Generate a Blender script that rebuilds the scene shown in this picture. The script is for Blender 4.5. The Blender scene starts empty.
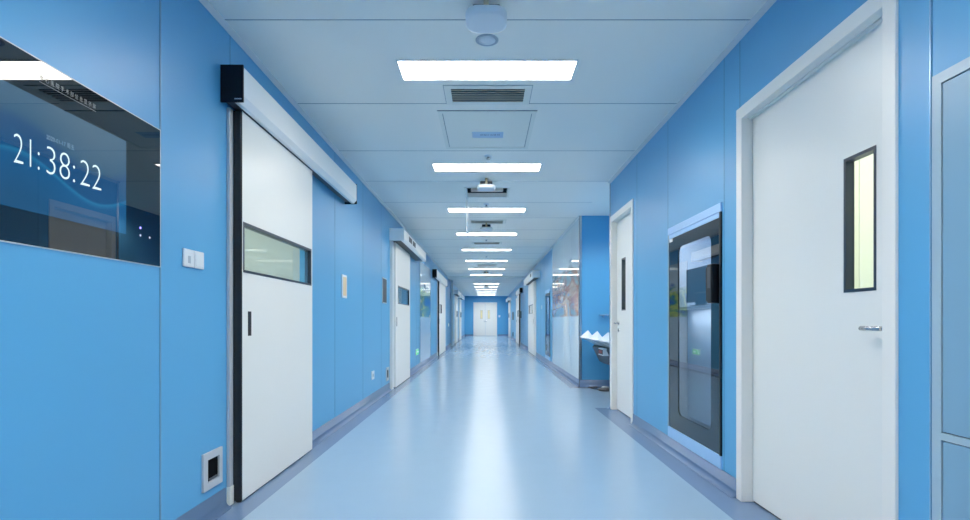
import bpy, bmesh, math, random
from mathutils import Vector, Matrix
random.seed(4)
scene = bpy.context.scene
COL = scene.collection
PI = math.pi

# ------------------------------------------------------------------ dimensions (metres)
XL, XR = -1.520, 1.535          # corridor wall faces
H = 2.80                        # ceiling height
YB, YE = -4.0, 37.2             # wall behind the viewer, far end wall
EYE = 1.084

def srgb(r, g, b):
    f = lambda c: (c/255/12.92) if c/255 <= 0.04045 else ((c/255+0.055)/1.055)**2.4
    return (f(r), f(g), f(b), 1.0)

# ------------------------------------------------------------------ materials
def mat(name, col, rough=0.5, metal=0.0, spec=0.5, coat=0.0, coat_rough=0.05, emit=None, es=0.0, noise=0.0, nscale=3.0, rnoise=0.0):
    m = bpy.data.materials.new(name); m.use_nodes = True
    nt = m.node_tree; b = nt.nodes['Principled BSDF']
    b.inputs['Base Color'].default_value = col
    b.inputs['Roughness'].default_value = rough
    b.inputs['Metallic'].default_value = metal
    b.inputs['Specular IOR Level'].default_value = spec
    b.inputs['Coat Weight'].default_value = coat
    b.inputs['Coat Roughness'].default_value = coat_rough
    if emit:
        b.inputs['Emission Color'].default_value = emit
        b.inputs['Emission Strength'].default_value = es
    if noise or rnoise:
        tc = nt.nodes.new('ShaderNodeTexCoord')
        n = nt.nodes.new('ShaderNodeTexNoise'); n.inputs['Scale'].default_value = nscale; n.inputs['Detail'].default_value = 4
        nt.links.new(tc.outputs['Object'], n.inputs['Vector'])
        if noise:
            mx = nt.nodes.new('ShaderNodeMix'); mx.data_type = 'RGBA'
            c1 = tuple(c*(1-noise) for c in col[:3])+(1,); c2 = tuple(min(1, c*(1+noise)) for c in col[:3])+(1,)
            mx.inputs[6].default_value = c1; mx.inputs[7].default_value = c2
            nt.links.new(n.outputs['Fac'], mx.inputs[0]); nt.links.new(mx.outputs[2], b.inputs['Base Color'])
        if rnoise:
            mr = nt.nodes.new('ShaderNodeMapRange')
            mr.inputs['To Min'].default_value = max(0.02, rough-rnoise); mr.inputs['To Max'].default_value = rough+rnoise
            nt.links.new(n.outputs['Fac'], mr.inputs['Value']); nt.links.new(mr.outputs['Result'], b.inputs['Roughness'])
    return m

def glass_mat(name, tint, refl=0.9, ior=1.5, alpha=1.0):
    """thin pane: tinted see-through plus a mirror reflection that grows at grazing angles"""
    m = bpy.data.materials.new(name); m.use_nodes = True
    nt = m.node_tree; nt.nodes.clear()
    out = nt.nodes.new('ShaderNodeOutputMaterial')
    tr = nt.nodes.new('ShaderNodeBsdfTransparent'); tr.inputs['Color'].default_value = tint
    gl = nt.nodes.new('ShaderNodeBsdfGlossy'); gl.inputs['Roughness'].default_value = 0.0
    gl.inputs['Color'].default_value = (refl, refl, refl, 1)
    lw_ = nt.nodes.new('ShaderNodeLayerWeight'); lw_.inputs['Blend'].default_value = 0.5
    f0 = ((ior-1)/(ior+1))**2*1.6
    pw = nt.nodes.new('ShaderNodeMath'); pw.operation = 'POWER'; pw.inputs[1].default_value = 5.0
    nt.links.new(lw_.outputs['Facing'], pw.inputs[0])
    fr = nt.nodes.new('ShaderNodeMath'); fr.operation = 'MULTIPLY_ADD'; fr.inputs[1].default_value = 1-f0; fr.inputs[2].default_value = f0
    nt.links.new(pw.outputs[0], fr.inputs[0])
    mx = nt.nodes.new('ShaderNodeMixShader')
    nt.links.new(fr.outputs[0], mx.inputs[0]); nt.links.new(tr.outputs[0], mx.inputs[1]); nt.links.new(gl.outputs[0], mx.inputs[2])
    nt.links.new(mx.outputs[0], out.inputs[0])
    return m

M = {}
M['blue']     = mat('blue_panel_paint', srgb(82, 160, 208), rough=0.36, spec=0.45, noise=0.02, nscale=1.5)
M['seam']     = mat('panel_joint', srgb(62, 126, 164), rough=0.4)
M['seamlit']  = mat('panel_joint_bead', srgb(150, 190, 220), rough=0.25, metal=0.3)
M['ceil']     = mat('ceiling_panel_paint', srgb(252, 247, 236), rough=0.45, spec=0.4, noise=0.012, nscale=1.2)
M['ceilseam'] = mat('ceiling_joint', srgb(122, 134, 142), rough=0.6)
M['edge']     = mat('ceiling_edge_angle', srgb(190, 198, 204), rough=0.35, metal=0.2)
M['band']     = mat('expansion_cover', srgb(240, 238, 226), rough=0.4)
M['floor']    = mat('vinyl_floor_light', srgb(131, 159, 185), rough=0.19, spec=0.34, noise=0.02, nscale=5.0, rnoise=0.03)
M['border']   = mat('vinyl_floor_border', srgb(92, 118, 152), rough=0.22, spec=0.5, noise=0.02, nscale=5.0)
M['cove']     = mat('vinyl_cove', srgb(80, 110, 148), rough=0.42, spec=0.5)
M['white']    = mat('white_door_paint', srgb(232, 232, 226), rough=0.33, spec=0.5)
M['frame']    = mat('door_frame_paint', srgb(236, 234, 227), rough=0.35, spec=0.5)
M['alu']      = mat('white_aluminium', srgb(242, 243, 240), rough=0.3, spec=0.5)
M['grey']     = mat('grey_aluminium', srgb(190, 193, 197), rough=0.35, metal=0.15)
M['steel']    = mat('brushed_steel', srgb(200, 202, 204), rough=0.25, metal=1.0)
M['black']    = mat('black_plastic', srgb(10, 12, 18), rough=0.4, spec=0.25)
M['rubber']   = mat('black_rubber', srgb(12, 14, 20), rough=0.5)
M['navy']     = mat('dark_window_gasket', srgb(24, 40, 58), rough=0.35)
M['blackglass'] = mat('black_glass', (0.004, 0.006, 0.009, 1), rough=0.0, spec=0.75)
M['pit'] = mat('recess_shade_black', srgb(8, 9, 12), rough=0.9, spec=0.05)
M['dark']     = mat('dark_grey_plastic', srgb(60, 64, 70), rough=0.5)
M['slat']     = mat('vent_slat', srgb(240, 228, 212), rough=0.5)
M['void']     = mat('dark_void', srgb(46, 46, 48), rough=0.9)
M['gadget']   = mat('white_plastic', srgb(220, 225, 230), rough=0.35)
M['ring']     = mat('grey_ring', srgb(168, 180, 192), rough=0.5)
M['beige']    = mat('beige_plastic', srgb(214, 190, 150), rough=0.5)
M['hatch']    = mat('hatch_paint', srgb(240, 238, 226), rough=0.4)
M['sticker']  = mat('blue_sticker', srgb(168, 200, 226), rough=0.4)
M['ink']      = mat('sticker_ink', srgb(70, 70, 96), rough=0.6)
M['cabblue']  = mat('cabinet_blue_grey', srgb(118, 160, 186), rough=0.32, spec=0.5)
M['cabframe'] = mat('cabinet_frame_grey', srgb(156, 182, 196), rough=0.3, spec=0.5)
M['lightblue']= mat('light_blue_frame', srgb(150, 196, 240), rough=0.3)
M['interior'] = mat('cabinet_interior', srgb(186, 196, 206), rough=0.5)
M['interior_dark'] = mat('dark_screen', srgb(52, 76, 92), rough=0.12)
M['silver']   = mat('silver_panel', srgb(176, 188, 200), rough=0.35)
M['cream']    = mat('cream_room_wall', srgb(236, 235, 220), rough=0.6)
M['green_wall'] = mat('pale_green_room_wall', srgb(224, 227, 216), rough=0.6)
M['ceramic']  = mat('white_ceramic', srgb(238, 242, 246), rough=0.15, spec=0.6, coat=0.3)
M['red']      = mat('red_button', srgb(170, 40, 40), rough=0.4)
M['pane']     = glass_mat('clear_pane', (0.90, 0.95, 0.92, 1), ior=1.5)
M['smoked']   = glass_mat('smoked_pane', (0.62, 0.68, 0.74, 1), ior=1.7)
M['dot_blue'] = mat('dot_blue', (0.05, 0.05, 0.1, 1), emit=(0.25, 0.2, 1, 1), es=3)
M['dot_white']= mat('dot_white', (0.1, 0.1, 0.1, 1), emit=(0.7, 0.8, 1, 1), es=0.6)
M['digits']   = mat('clock_digits', (0.02, 0.02, 0.02, 1), emit=srgb(206, 232, 238), es=0.9)
M['dimtext']  = mat('dim_screen_text', (0.02, 0.02, 0.02, 1), emit=srgb(120, 160, 190), es=0.5)
M['glasstext']= mat('printed_glass_text', srgb(170, 165, 155), rough=0.5)
M['exit']     = mat('green_sign_face', srgb(60, 200, 90), rough=0.4, emit=srgb(70, 230, 110), es=0.5)
M['exitwhite']= mat('sign_white', srgb(240, 255, 240), rough=0.4, emit=(0.9, 1, 0.9, 1), es=0.8)
M['yellowpane'] = mat('yellow_pane', srgb(226, 214, 160), rough=0.2, spec=0.6)  # plain opaque yellow, no emission
LAMP = 42.0
M['lamp']     = mat('led_diffuser', (0.9, 0.9, 0.9, 1), rough=0.5, emit=(1.0, 0.965, 0.88, 1), es=LAMP)

def screen_mat():
    m = bpy.data.materials.new('clock_screen'); m.use_nodes = True
    nt = m.node_tree; b = nt.nodes['Principled BSDF']
    b.inputs['Base Color'].default_value = (0.006, 0.01, 0.016, 1); b.inputs['Roughness'].default_value = 0.0
    b.inputs['Specular IOR Level'].default_value = 0.7
    tc = nt.nodes.new('ShaderNodeTexCoord'); sp = nt.nodes.new('ShaderNodeSeparateXYZ')
    nt.links.new(tc.outputs['Object'], sp.inputs[0])
    # two wave lines with a gradient between them
    ma = nt.nodes.new('ShaderNodeMath'); ma.operation = 'MULTIPLY'; ma.inputs[1].default_value = 9.0
    nt.links.new(sp.outputs['Y'], ma.inputs[0])
    sn = nt.nodes.new('ShaderNodeMath'); sn.operation = 'SINE'; nt.links.new(ma.outputs[0], sn.inputs[0])
    sc = nt.nodes.new('ShaderNodeMath'); sc.operation = 'MULTIPLY_ADD'; sc.inputs[1].default_value = 0.05
    nt.links.new(sn.outputs[0], sc.inputs[0]); nt.links.new(sp.outputs['Z'], sc.inputs[2])
    cr = nt.nodes.new('ShaderNodeValToRGB')
    mr = nt.nodes.new('ShaderNodeMapRange'); mr.inputs['From Min'].default_value = -0.2; mr.inputs['From Max'].default_value = 0.2
    nt.links.new(sc.outputs[0], mr.inputs['Value']); nt.links.new(mr.outputs['Result'], cr.inputs['Fac'])
    e = cr.color_ramp.elements
    e[0].position = 0.0; e[0].color = srgb(14, 62, 100)
    e[1].position = 1.0; e[1].color = srgb(66, 92, 112)
    for p, c in ((0.30, srgb(14, 70, 116)), (0.34, srgb(24, 98, 140)), (0.36, srgb(16, 62, 106)), (0.58, srgb(22, 62, 104)), (0.66, srgb(44, 78, 104))):
        x = e.new(p); x.color = c
    nt.links.new(cr.outputs[0], b.inputs['Emission Color']); b.inputs['Emission Strength'].default_value = 0.75
    return m
M['screen'] = screen_mat()

def mural_mat(name, stops, base, lo, hi, scale):
    """glossy back-painted glass: pale above and below, a soft coloured landscape band between"""
    m = bpy.data.materials.new(name); m.use_nodes = True
    nt = m.node_tree; b = nt.nodes['Principled BSDF']
    b.inputs['Roughness'].default_value = 0.02; b.inputs['Specular IOR Level'].default_value = 0.7
    tc = nt.nodes.new('ShaderNodeTexCoord'); mp = nt.nodes.new('ShaderNodeMapping'); mp.inputs['Scale'].default_value = (1, scale*0.35, scale*1.8)
    nt.links.new(tc.outputs['Object'], mp.inputs[0])
    n = nt.nodes.new('ShaderNodeTexNoise'); n.inputs['Scale'].default_value = 1.4; n.inputs['Detail'].default_value = 3; n.inputs['Distortion'].default_value = 0.6
    nt.links.new(mp.outputs[0], n.inputs['Vector'])
    cr = nt.nodes.new('ShaderNodeValToRGB'); e = cr.color_ramp.elements
    e[0].position = stops[0][0]; e[0].color = stops[0][1]; e[1].position = stops[-1][0]; e[1].color = stops[-1][1]
    for p, c in stops[1:-1]:
        x = e.new(p); x.color = c
    nt.links.new(n.outputs['Fac'], cr.inputs['Fac'])
    sp = nt.nodes.new('ShaderNodeSeparateXYZ'); nt.links.new(tc.outputs['Object'], sp.inputs[0])
    r1 = nt.nodes.new('ShaderNodeMapRange'); r1.interpolation_type = 'SMOOTHSTEP'
    r1.inputs['From Min'].default_value = lo-0.02; r1.inputs['From Max'].default_value = lo+0.02
    nt.links.new(sp.outputs['Z'], r1.inputs['Value'])
    # ragged upper edge
    ad = nt.nodes.new('ShaderNodeMath'); ad.operation = 'MULTIPLY_ADD'; ad.inputs[1].default_value = 0.9
    nt.links.new(n.outputs['Fac'], ad.inputs[0]); nt.links.new(sp.outputs['Z'], ad.inputs[2])
    r2 = nt.nodes.new('ShaderNodeMapRange'); r2.interpolation_type = 'SMOOTHSTEP'
    r2.inputs['From Min'].default_value = hi+0.45-0.10; r2.inputs['From Max'].default_value = hi+0.45+0.10
    r2.inputs['To Min'].default_value = 1; r2.inputs['To Max'].default_value = 0
    nt.links.new(ad.outputs[0], r2.inputs['Value'])
    mu = nt.nodes.new('ShaderNodeMath'); mu.operation = 'MULTIPLY'
    nt.links.new(r1.outputs[0], mu.inputs[0]); nt.links.new(r2.outputs[0], mu.inputs[1])
    mx = nt.nodes.new('ShaderNodeMix'); mx.data_type = 'RGBA'
    mx.inputs[6].default_value = base
    nt.links.new(mu.outputs[0], mx.inputs[0]); nt.links.new(cr.outputs[0], mx.inputs[7]); nt.links.new(mx.outputs[2], b.inputs['Base Color'])
    return m
M['mural_right'] = mural_mat('autumn_mural_glass', [(0.30, srgb(120, 150, 180)), (0.40, srgb(140, 170, 176)), (0.5, srgb(176, 128, 116)), (0.58, srgb(204, 188, 168)), (0.7, srgb(150, 180, 205))],
                             srgb(196, 216, 228), 1.16, 2.01, 1.6)
M['mural_left'] = mural_mat('lake_mural_glass', [(0.30, srgb(20, 70, 170)), (0.43, srgb(40, 110, 190)), (0.49, srgb(80, 150, 110)), (0.56, srgb(190, 205, 90)), (0.66, srgb(60, 130, 100))],
                            srgb(186, 210, 226), 1.17, 1.88, 1.3)

# micro-prismatic diffuser: full luminance straight down, falling off towards grazing angles
def prismatic(m):
    nt = m.node_tree; b = nt.nodes['Principled BSDF']
    lw_ = nt.nodes.new('ShaderNodeLayerWeight'); lw_.inputs['Blend'].default_value = 0.5
    mr = nt.nodes.new('ShaderNodeMapRange'); mr.inputs['To Min'].default_value = LAMP; mr.inputs['To Max'].default_value = LAMP*0.05
    nt.links.new(lw_.outputs['Facing'], mr.inputs['Value']); nt.links.new(mr.outputs['Result'], b.inputs['Emission Strength'])
prismatic(M['lamp'])

# ------------------------------------------------------------------ mesh builder
class MB:
    def __init__(self): self.bm = bmesh.new(); self.mats = []
    def mi(self, m):
        m = M[m] if isinstance(m, str) else m
        if m not in self.mats: self.mats.append(m)
        return self.mats.index(m)
    def box(self, x0, x1, y0, y1, z0, z1, m, bev=0.0, seg=2):
        i = self.mi(m); b2 = bmesh.new()
        bmesh.ops.create_cube(b2, size=1.0)
        for v in b2.verts:
            v.co = Vector((x0+(v.co.x+.5)*(x1-x0), y0+(v.co.y+.5)*(y1-y0), z0+(v.co.z+.5)*(z1-z0)))
        if x1 < x0 or y1 < y0 or z1 < z0: bmesh.ops.recalc_face_normals(b2, faces=b2.faces)
        if bev: bmesh.ops.bevel(b2, geom=b2.edges[:]+b2.verts[:], offset=bev, segments=seg, affect='EDGES', profile=0.5)
        self._merge(b2, i); return self
    def _merge(self, b2, i, smooth=False):
        mp = {}
        for v in b2.verts: mp[v] = self.bm.verts.new(v.co)
        for f in b2.faces:
            try:
                nf = self.bm.faces.new([mp[v] for v in f.verts]); nf.material_index = i; nf.smooth = smooth or f.smooth
            except ValueError: pass
        b2.free()
    def grid_panel(self, axis, p0, p1, us, vs, holes, m):
        """slab between planes p0 and p1 on the axis ('x' or 'y'); us, vs = (lo, hi) along the other axis and z; rectangular holes [(u0,u1,v0,v1)]"""
        i = self.mi(m); b2 = bmesh.new()
        U = sorted(set([us[0], us[1]]+[c for h in holes for c in h[:2] if us[0] < c < us[1]]))
        V = sorted(set([vs[0], vs[1]]+[c for h in holes for c in h[2:] if vs[0] < c < vs[1]]))
        def solid(a, b):
            if a < 0 or b < 0 or a >= len(U)-1 or b >= len(V)-1: return False
            cu, cv = (U[a]+U[a+1])/2, (V[b]+V[b+1])/2
            return not any(h[0] < cu < h[1] and h[2] < cv < h[3] for h in holes)
        P = lambda p, u, v: (p, u, v) if axis == 'x' else (u, p, v)
        cache = {}
        def vert(p, u, v):
            k = (p, u, v)
            if k not in cache: cache[k] = b2.verts.new(P(p, u, v))
            return cache[k]
        for a in range(len(U)-1):
            for b in range(len(V)-1):
                if not solid(a, b): continue
                u0, u1, v0, v1 = U[a], U[a+1], V[b], V[b+1]
                for p in (p0, p1): b2.faces.new([vert(p, u0, v0), vert(p, u1, v0), vert(p, u1, v1), vert(p, u0, v1)])
                for da, db, e in ((-1, 0, ((u0, v0), (u0, v1))), (1, 0, ((u1, v0), (u1, v1))), (0, -1, ((u0, v0), (u1, v0))), (0, 1, ((u0, v1), (u1, v1)))):
                    if not solid(a+da, b+db):
                        (ua, va), (ub, vb) = e
                        b2.faces.new([vert(p0, ua, va), vert(p0, ub, vb), vert(p1, ub, vb), vert(p1, ua, va)])
        bmesh.ops.recalc_face_normals(b2, faces=b2.faces)
        self._merge(b2, i); return self
    def tube(self, pts, r, m, n=12, cap=True):
        i = self.mi(m); b2 = bmesh.new(); rings = []
        pts = [Vector(p) for p in pts]
        for k, p in enumerate(pts):
            d = (pts[min(k+1, len(pts)-1)]-pts[max(k-1, 0)]).normalized()
            up = Vector((0, 0, 1)) if abs(d.z) < .9 else Vector((1, 0, 0))
            a = d.cross(up).normalized(); c = d.cross(a).normalized()
            rr = r[k] if isinstance(r, (list, tuple)) else r
            rings.append([b2.verts.new(p+rr*(math.cos(2*PI*j/n)*a+math.sin(2*PI*j/n)*c)) for j in range(n)])
        for k in range(len(rings)-1):
            for j in range(n):
                f = b2.faces.new([rings[k][j], rings[k][(j+1) % n], rings[k+1][(j+1) % n], rings[k+1][j]]); f.smooth = True
        if cap:
            b2.faces.new(rings[0]); b2.faces.new(rings[-1])
        bmesh.ops.recalc_face_normals(b2, faces=b2.faces)
        self._merge(b2, i); return self
    def lathe(self, cx, cy, prof, m, n=32):
        """profile [(r, z)] around a vertical axis"""
        i = self.mi(m); b2 = bmesh.new()
        rings = [[b2.verts.new((cx+r*math.cos(2*PI*j/n), cy+r*math.sin(2*PI*j/n), z)) for j in range(n)] for r, z in prof]
        for k in range(len(rings)-1):
            for j in range(n):
                f = b2.faces.new([rings[k][j], rings[k][(j+1) % n], rings[k+1][(j+1) % n], rings[k+1][j]]); f.smooth = True
        b2.faces.new(rings[0]); b2.faces.new(rings[-1])
        bmesh.ops.recalc_face_normals(b2, faces=b2.faces)
        self._merge(b2, i); return self
    def prism(self, poly, axis, a0, a1, m, smooth=False):
        """polygon in the plane across the axis, extruded along it; axis 'y': poly (x,z), axis 'x': poly (y,z), axis 'z': poly (x,y)"""
        i = self.mi(m); b2 = bmesh.new()
        P = {'y': lambda p, a: (p[0], a, p[1]), 'x': lambda p, a: (a, p[0], p[1]), 'z': lambda p, a: (p[0], p[1], a)}[axis]
        A = [b2.verts.new(P(p, a0)) for p in poly]; B = [b2.verts.new(P(p, a1)) for p in poly]
        b2.faces.new(A); b2.faces.new(B[::-1])
        for k in range(len(poly)):
            f = b2.faces.new([A[k], A[(k+1) % len(poly)], B[(k+1) % len(poly)], B[k]]); f.smooth = smooth
        bmesh.ops.recalc_face_normals(b2, faces=b2.faces)
        self._merge(b2, i); return self
    def build(self, name, parent=None, loc=None):
        me = bpy.data.meshes.new(name)
        off = wloc(parent) if parent else Vector(loc or (0, 0, 0))
        for v in self.bm.verts: v.co -= off
        self.bm.to_mesh(me); self.bm.free()
        for m in self.mats: me.materials.append(m)
        o = bpy.data.objects.new(name, me); COL.objects.link(o)
        if parent: o.parent = parent
        else: o.location = off
        return o

def wloc(o):
    v = Vector(o.location)
    while o.parent: o = o.parent; v += Vector(o.location)
    return v

def tag(o, label=None, cat=None, group=None, kind=None):
    if label: o['label'] = label
    if cat: o['category'] = cat
    if group: o['group'] = group
    if kind: o['kind'] = kind
    return o
def thing(name, loc, label, cat, group=None, kind=None):
    o = bpy.data.objects.new(name, None); COL.objects.link(o); o.location = loc; o.empty_display_size = 0.1
    return tag(o, label, cat, group, kind)
def struct(o): o['kind'] = 'structure'; return o
def dup(root, loc, label, group=None):
    r = root.copy(); COL.objects.link(r); r.location = loc; r['label'] = label
    if group: r['group'] = group
    for ch in list(root.children):
        c = ch.copy(); COL.objects.link(c); c.parent = r
        for g in list(ch.children):
            d = g.copy(); COL.objects.link(d); d.parent = c
    return r

def text_mesh(body, name, parent, m, u_axis, up, origin, width, height, thick=0.0006, offset=0.0):
    """flat lettering fitted to width x height, left end at origin; runs along u_axis, upright along up"""
    cu = bpy.data.curves.new(name, 'FONT'); cu.body = body; cu.size = 1.0; cu.offset = offset; cu.resolution_u = 4
    t = bpy.data.objects.new(name+'_curve', cu); COL.objects.link(t)
    bpy.context.view_layer.update()
    me = bpy.data.meshes.new_from_object(t.evaluated_get(bpy.context.evaluated_depsgraph_get()))
    bpy.data.objects.remove(t); bpy.data.curves.remove(cu)
    if not me.vertices: return None
    xs = [v.co.x for v in me.vertices]; ys = [v.co.y for v in me.vertices]
    x0, x1, y0, y1 = min(xs), max(xs), min(ys), max(ys)
    ua, va = Vector(u_axis), Vector(up); off = wloc(parent)
    for v in me.vertices:
        p = Vector(origin)+ua*((v.co.x-x0)/(x1-x0)*width)+va*((v.co.y-y0)/(y1-y0)*height)
        v.co = p-off
    me.materials.clear(); me.materials.append(M[m])
    me.name = name
    o = bpy.data.objects.new(name, me); COL.objects.link(o); o.parent = parent
    return o

# side helpers: s=+1 left wall (corridor is toward +x), s=-1 right wall.  o = distance out of the wall face
class Side:
    def __init__(self, s): self.s = s; self.xw = XL if s > 0 else XR
    def x(self, o): return self.xw+self.s*o
    def box(self, mb, u0, u1, o0, o1, z0, z1, m, bev=0.0):
        a, b = sorted((self.x(o0), self.x(o1))); return mb.box(a, b, u0, u1, z0, z1, m, bev)
LW, RW = Side(1), Side(-1)

# ================================================================== THE SETTING
# floor: a light field with darker strips 19 cm wide along both walls
ALC0, ALC1, ALX = 6.57, 8.68, 2.32          # alcove in the right wall
fb = MB()
fb.box(XL+0.19, XR-0.19, YB, YE, -0.1, 0.0, 'floor')
fb.box(XL-0.1, XL+0.19, YB, YE, -0.1, 0.0, 'border')
fb.box(XR-0.19, XR+0.1, YB, ALC0, -0.1, 0.0, 'border')
fb.box(XR-0.19, XR+0.1, ALC1, YE, -0.1, 0.0, 'border')
fb.box(XR-0.19, ALX+0.1, ALC0, ALC1-0.19, -0.1, 0.0, 'floor')
fb.box(XR-0.19, ALX+0.1, ALC1-0.19, ALC1, -0.1, 0.0, 'border')
struct(fb.build('floor'))

# ceiling with cross joints every 1.17 m and openings above the open hatch
HATCH = (-0.26, 0.28, 6.84, 7.34)
cb = MB()
b = cb
for (x0, x1, y0, y1) in ((XL-0.1, HATCH[0], YB, YE), (HATCH[1], ALX+0.1, YB, YE), (HATCH[0], HATCH[1], YB, HATCH[2]), (HATCH[0], HATCH[1], HATCH[3], YE)):
    cb.box(x0, x1, y0, y1, H, H+0.05, 'ceil')
k = 0
while 0.69+1.167*k < YE:
    y = 0.69+1.167*k
    if abs(y-21.15) > 0.8: cb.box(XL, XR, y-0.0035, y+0.0035, H-0.0012, H+0.001, 'ceilseam')
    k += 1
struct(cb.build('ceiling'))
# ceiling-edge angles
t1 = MB(); t1.prism([(XL, H), (XL+0.028, H), (XL+0.028, H-0.004), (XL+0.004, H-0.024), (XL, H-0.024)], 'y', YB, YE, 'edge')
struct(t1.build('trim_1'))
t2 = MB()
for a, b in ((YB, ALC0), (ALC1, YE)):
    t2.prism([(XR, H), (XR-0.028, H), (XR-0.028, H-0.004), (XR-0.004, H-0.024), (XR, H-0.024)], 'y', a, b, 'edge')
struct(t2.build('trim_2'))
# expansion cover across the ceiling
t3 = MB(); t3.box(XL, XR, 20.5, 21.8, H-0.03, H, 'band', 0.006); t3.box(XL, XR, 20.8, 21.5, H-0.045, H-0.029, 'band', 0.005)
struct(t3.build('trim_3'))

def seams(mb, side, ys, lit=()):
    for y in ys: side.box(mb, y-0.003, y+0.003, -0.002, 0.0012, 0.11, H-0.02, 'seam')
    for y in lit:
        side.box(mb, y-0.006, y-0.002, -0.002, 0.0012, 0.11, H-0.02, 'seam'); side.box(mb, y-0.002, y+0.003, -0.002, 0.004, 0.11, H-0.02, 'seamlit')

# door openings (y0, y1, z1) in the side walls
L_OPEN = [(3.20, 4.60, 2.25), (8.62, 10.15, 2.30)]
R_OPEN = [(2.00, 3.20, 2.33), (5.56, 6.48, 2.33)]
CAB = (3.452, 4.453, 0.115, 1.85)            # glazed cabinet recess, near
CAB2 = (12.75, 13.75, 0.115, 1.85)
lw = MB(); lw.grid_panel('x', XL-0.1, XL, (YB, YE), (0, H), [(a, b, -1, z) for a, b, z in L_OPEN], 'blue')
seams(lw, LW, [0.2, 1.3, 3.143, 5.32, 6.53, 7.66, 11.5, 11.95, 14.45, 19.3, 20.5, 21.7, 24.0])
seams(lw, LW, [], [2.469])
struct(lw.build('wall_left'))
rw = MB()
rw.grid_panel('x', XR, XR+0.1, (YB, ALC0), (0, H), [(a, b, -1, z) for a, b, z in R_OPEN]+[CAB], 'blue')
rw.grid_panel('x', XR, XR+0.1, (ALC1, YE), (0, H), [CAB2], 'blue')
seams(rw, RW, [0.6, 3.42, 3.207, 4.478, 5.40, 12.45, 14.05, 15.0, 19.6, 20.8, 22.0, 27.5, 29.5, 31.5])
seams(rw, RW, [], [1.829, 6.56])
struct(rw.build('wall_right'))
aw = MB()
aw.box(XR+0.1, ALX+0.1, ALC1, ALC1+0.1, 0, H, 'blue'); aw.box(ALX, ALX+0.1, ALC0-0.1, ALC1, 0, H, 'blue'); aw.box(XR+0.1, ALX, ALC0-0.1, ALC0-0.001, 0, H, 'blue')
struct(aw.build('wall_alcove'))
ew = MB(); ew.box(XL-0.1, XR+0.1, YE, YE+0.1, 0, H, 'blue')
struct(ew.build('wall_end'))
bw = MB(); bw.box(XL-0.1, XR+0.1, YB-0.1, YB, 0, H, 'blue')
struct(bw.build('wall_back'))
# corner guard on the alcove edges
t4 = MB(); t4.box(XR-0.012, XR+0.03, ALC1-0.006, ALC1+0.0, 0.0, H, 'steel', 0.003); t4.box(XR-0.012, XR-0.001, ALC1-0.006, ALC1+0.035, 0.0, H, 'steel', 0.003)
struct(t4.build('trim_4'))
t5 = MB(); t5.box(XR-0.008, XR+0.03, ALC0, ALC0+0.006, 0.11, H, 'steel', 0.002); t5.box(XR-0.008, XR-0.001, ALC0-0.03, ALC0+0.006, 0.11, H, 'steel', 0.002)
struct(t5.build('trim_5'))
t6 = MB(); t6.box(XL, XL+0.09, 22.6, 23.0, 0.0, H, 'cabframe', 0.01)
struct(t6.build('trim_6'))

# coved vinyl baseboards
def cove_profile(side):
    pts = [(0, 0.112), (0.006, 0.112), (0.007, 0.045)]
    for j in range(7):
        a = j/6*PI/2; pts.append((0.007+0.038*(1-math.cos(a)), 0.045-0.0435*math.sin(a)))
    pts += [(0.045, 0.0), (0, 0.0)]
    return [(side.x(o), z) for o, z in pts]
def runs(lo, hi, gaps):
    out = []; a = lo
    for g0, g1 in sorted(gaps):
        if g0 > a: out.append((a, g0))
        a = max(a, g1)
    if a < hi: out.append((a, hi))
    return out
L_GAPS = [(3.08, 4.46), (8.30, 10.12), (16.2, 18.95), (25.3, 27.0), (29.3, 31.0)]
R_GAPS = [(1.974, 3.233), (5.527, 6.515), (ALC0-0.02, ALC1), (16.3, 18.6), (23.6, 25.2), (33.4, 35.2), (25.9, 27.0)]
bl = MB()
for a, b in runs(YB, YE, L_GAPS): bl.prism(cove_profile(LW), 'y', a, b, 'cove', True)
struct(bl.build('baseboard_left'))
br = MB()
for a, b in runs(YB, YE, R_GAPS): br.prism(cove_profile(RW), 'y', a, b, 'cove', True)
struct(br.build('baseboard_right'))
ba = MB(); ba.prism([(ALC1, 0.112), (ALC1-0.006, 0.112), (ALC1-0.007, 0.045), (ALC1-0.02, 0.012), (ALC1-0.045, 0.0), (ALC1, 0)], 'x', XR, ALX, 'cove', True)
ba.prism([(ALX, 0.112), (ALX-0.006, 0.112), (ALX-0.007, 0.045), (ALX-0.02, 0.012), (ALX-0.045, 0.0), (ALX, 0)], 'y', ALC0, ALC1-0.05, 'cove', True)
struct(ba.build('baseboard_alcove'))
be = MB(); be.prism([(YE, 0.112), (YE-0.006, 0.112), (YE-0.02, 0.012), (YE-0.045, 0), (YE, 0)], 'x', XL, -0.95, 'cove'); be.prism([(YE, 0.112), (YE-0.006, 0.112), (YE-0.02, 0.012), (YE-0.045, 0), (YE, 0)], 'x', 0.80, XR, 'cove')
struct(be.build('baseboard_end'))

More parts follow.
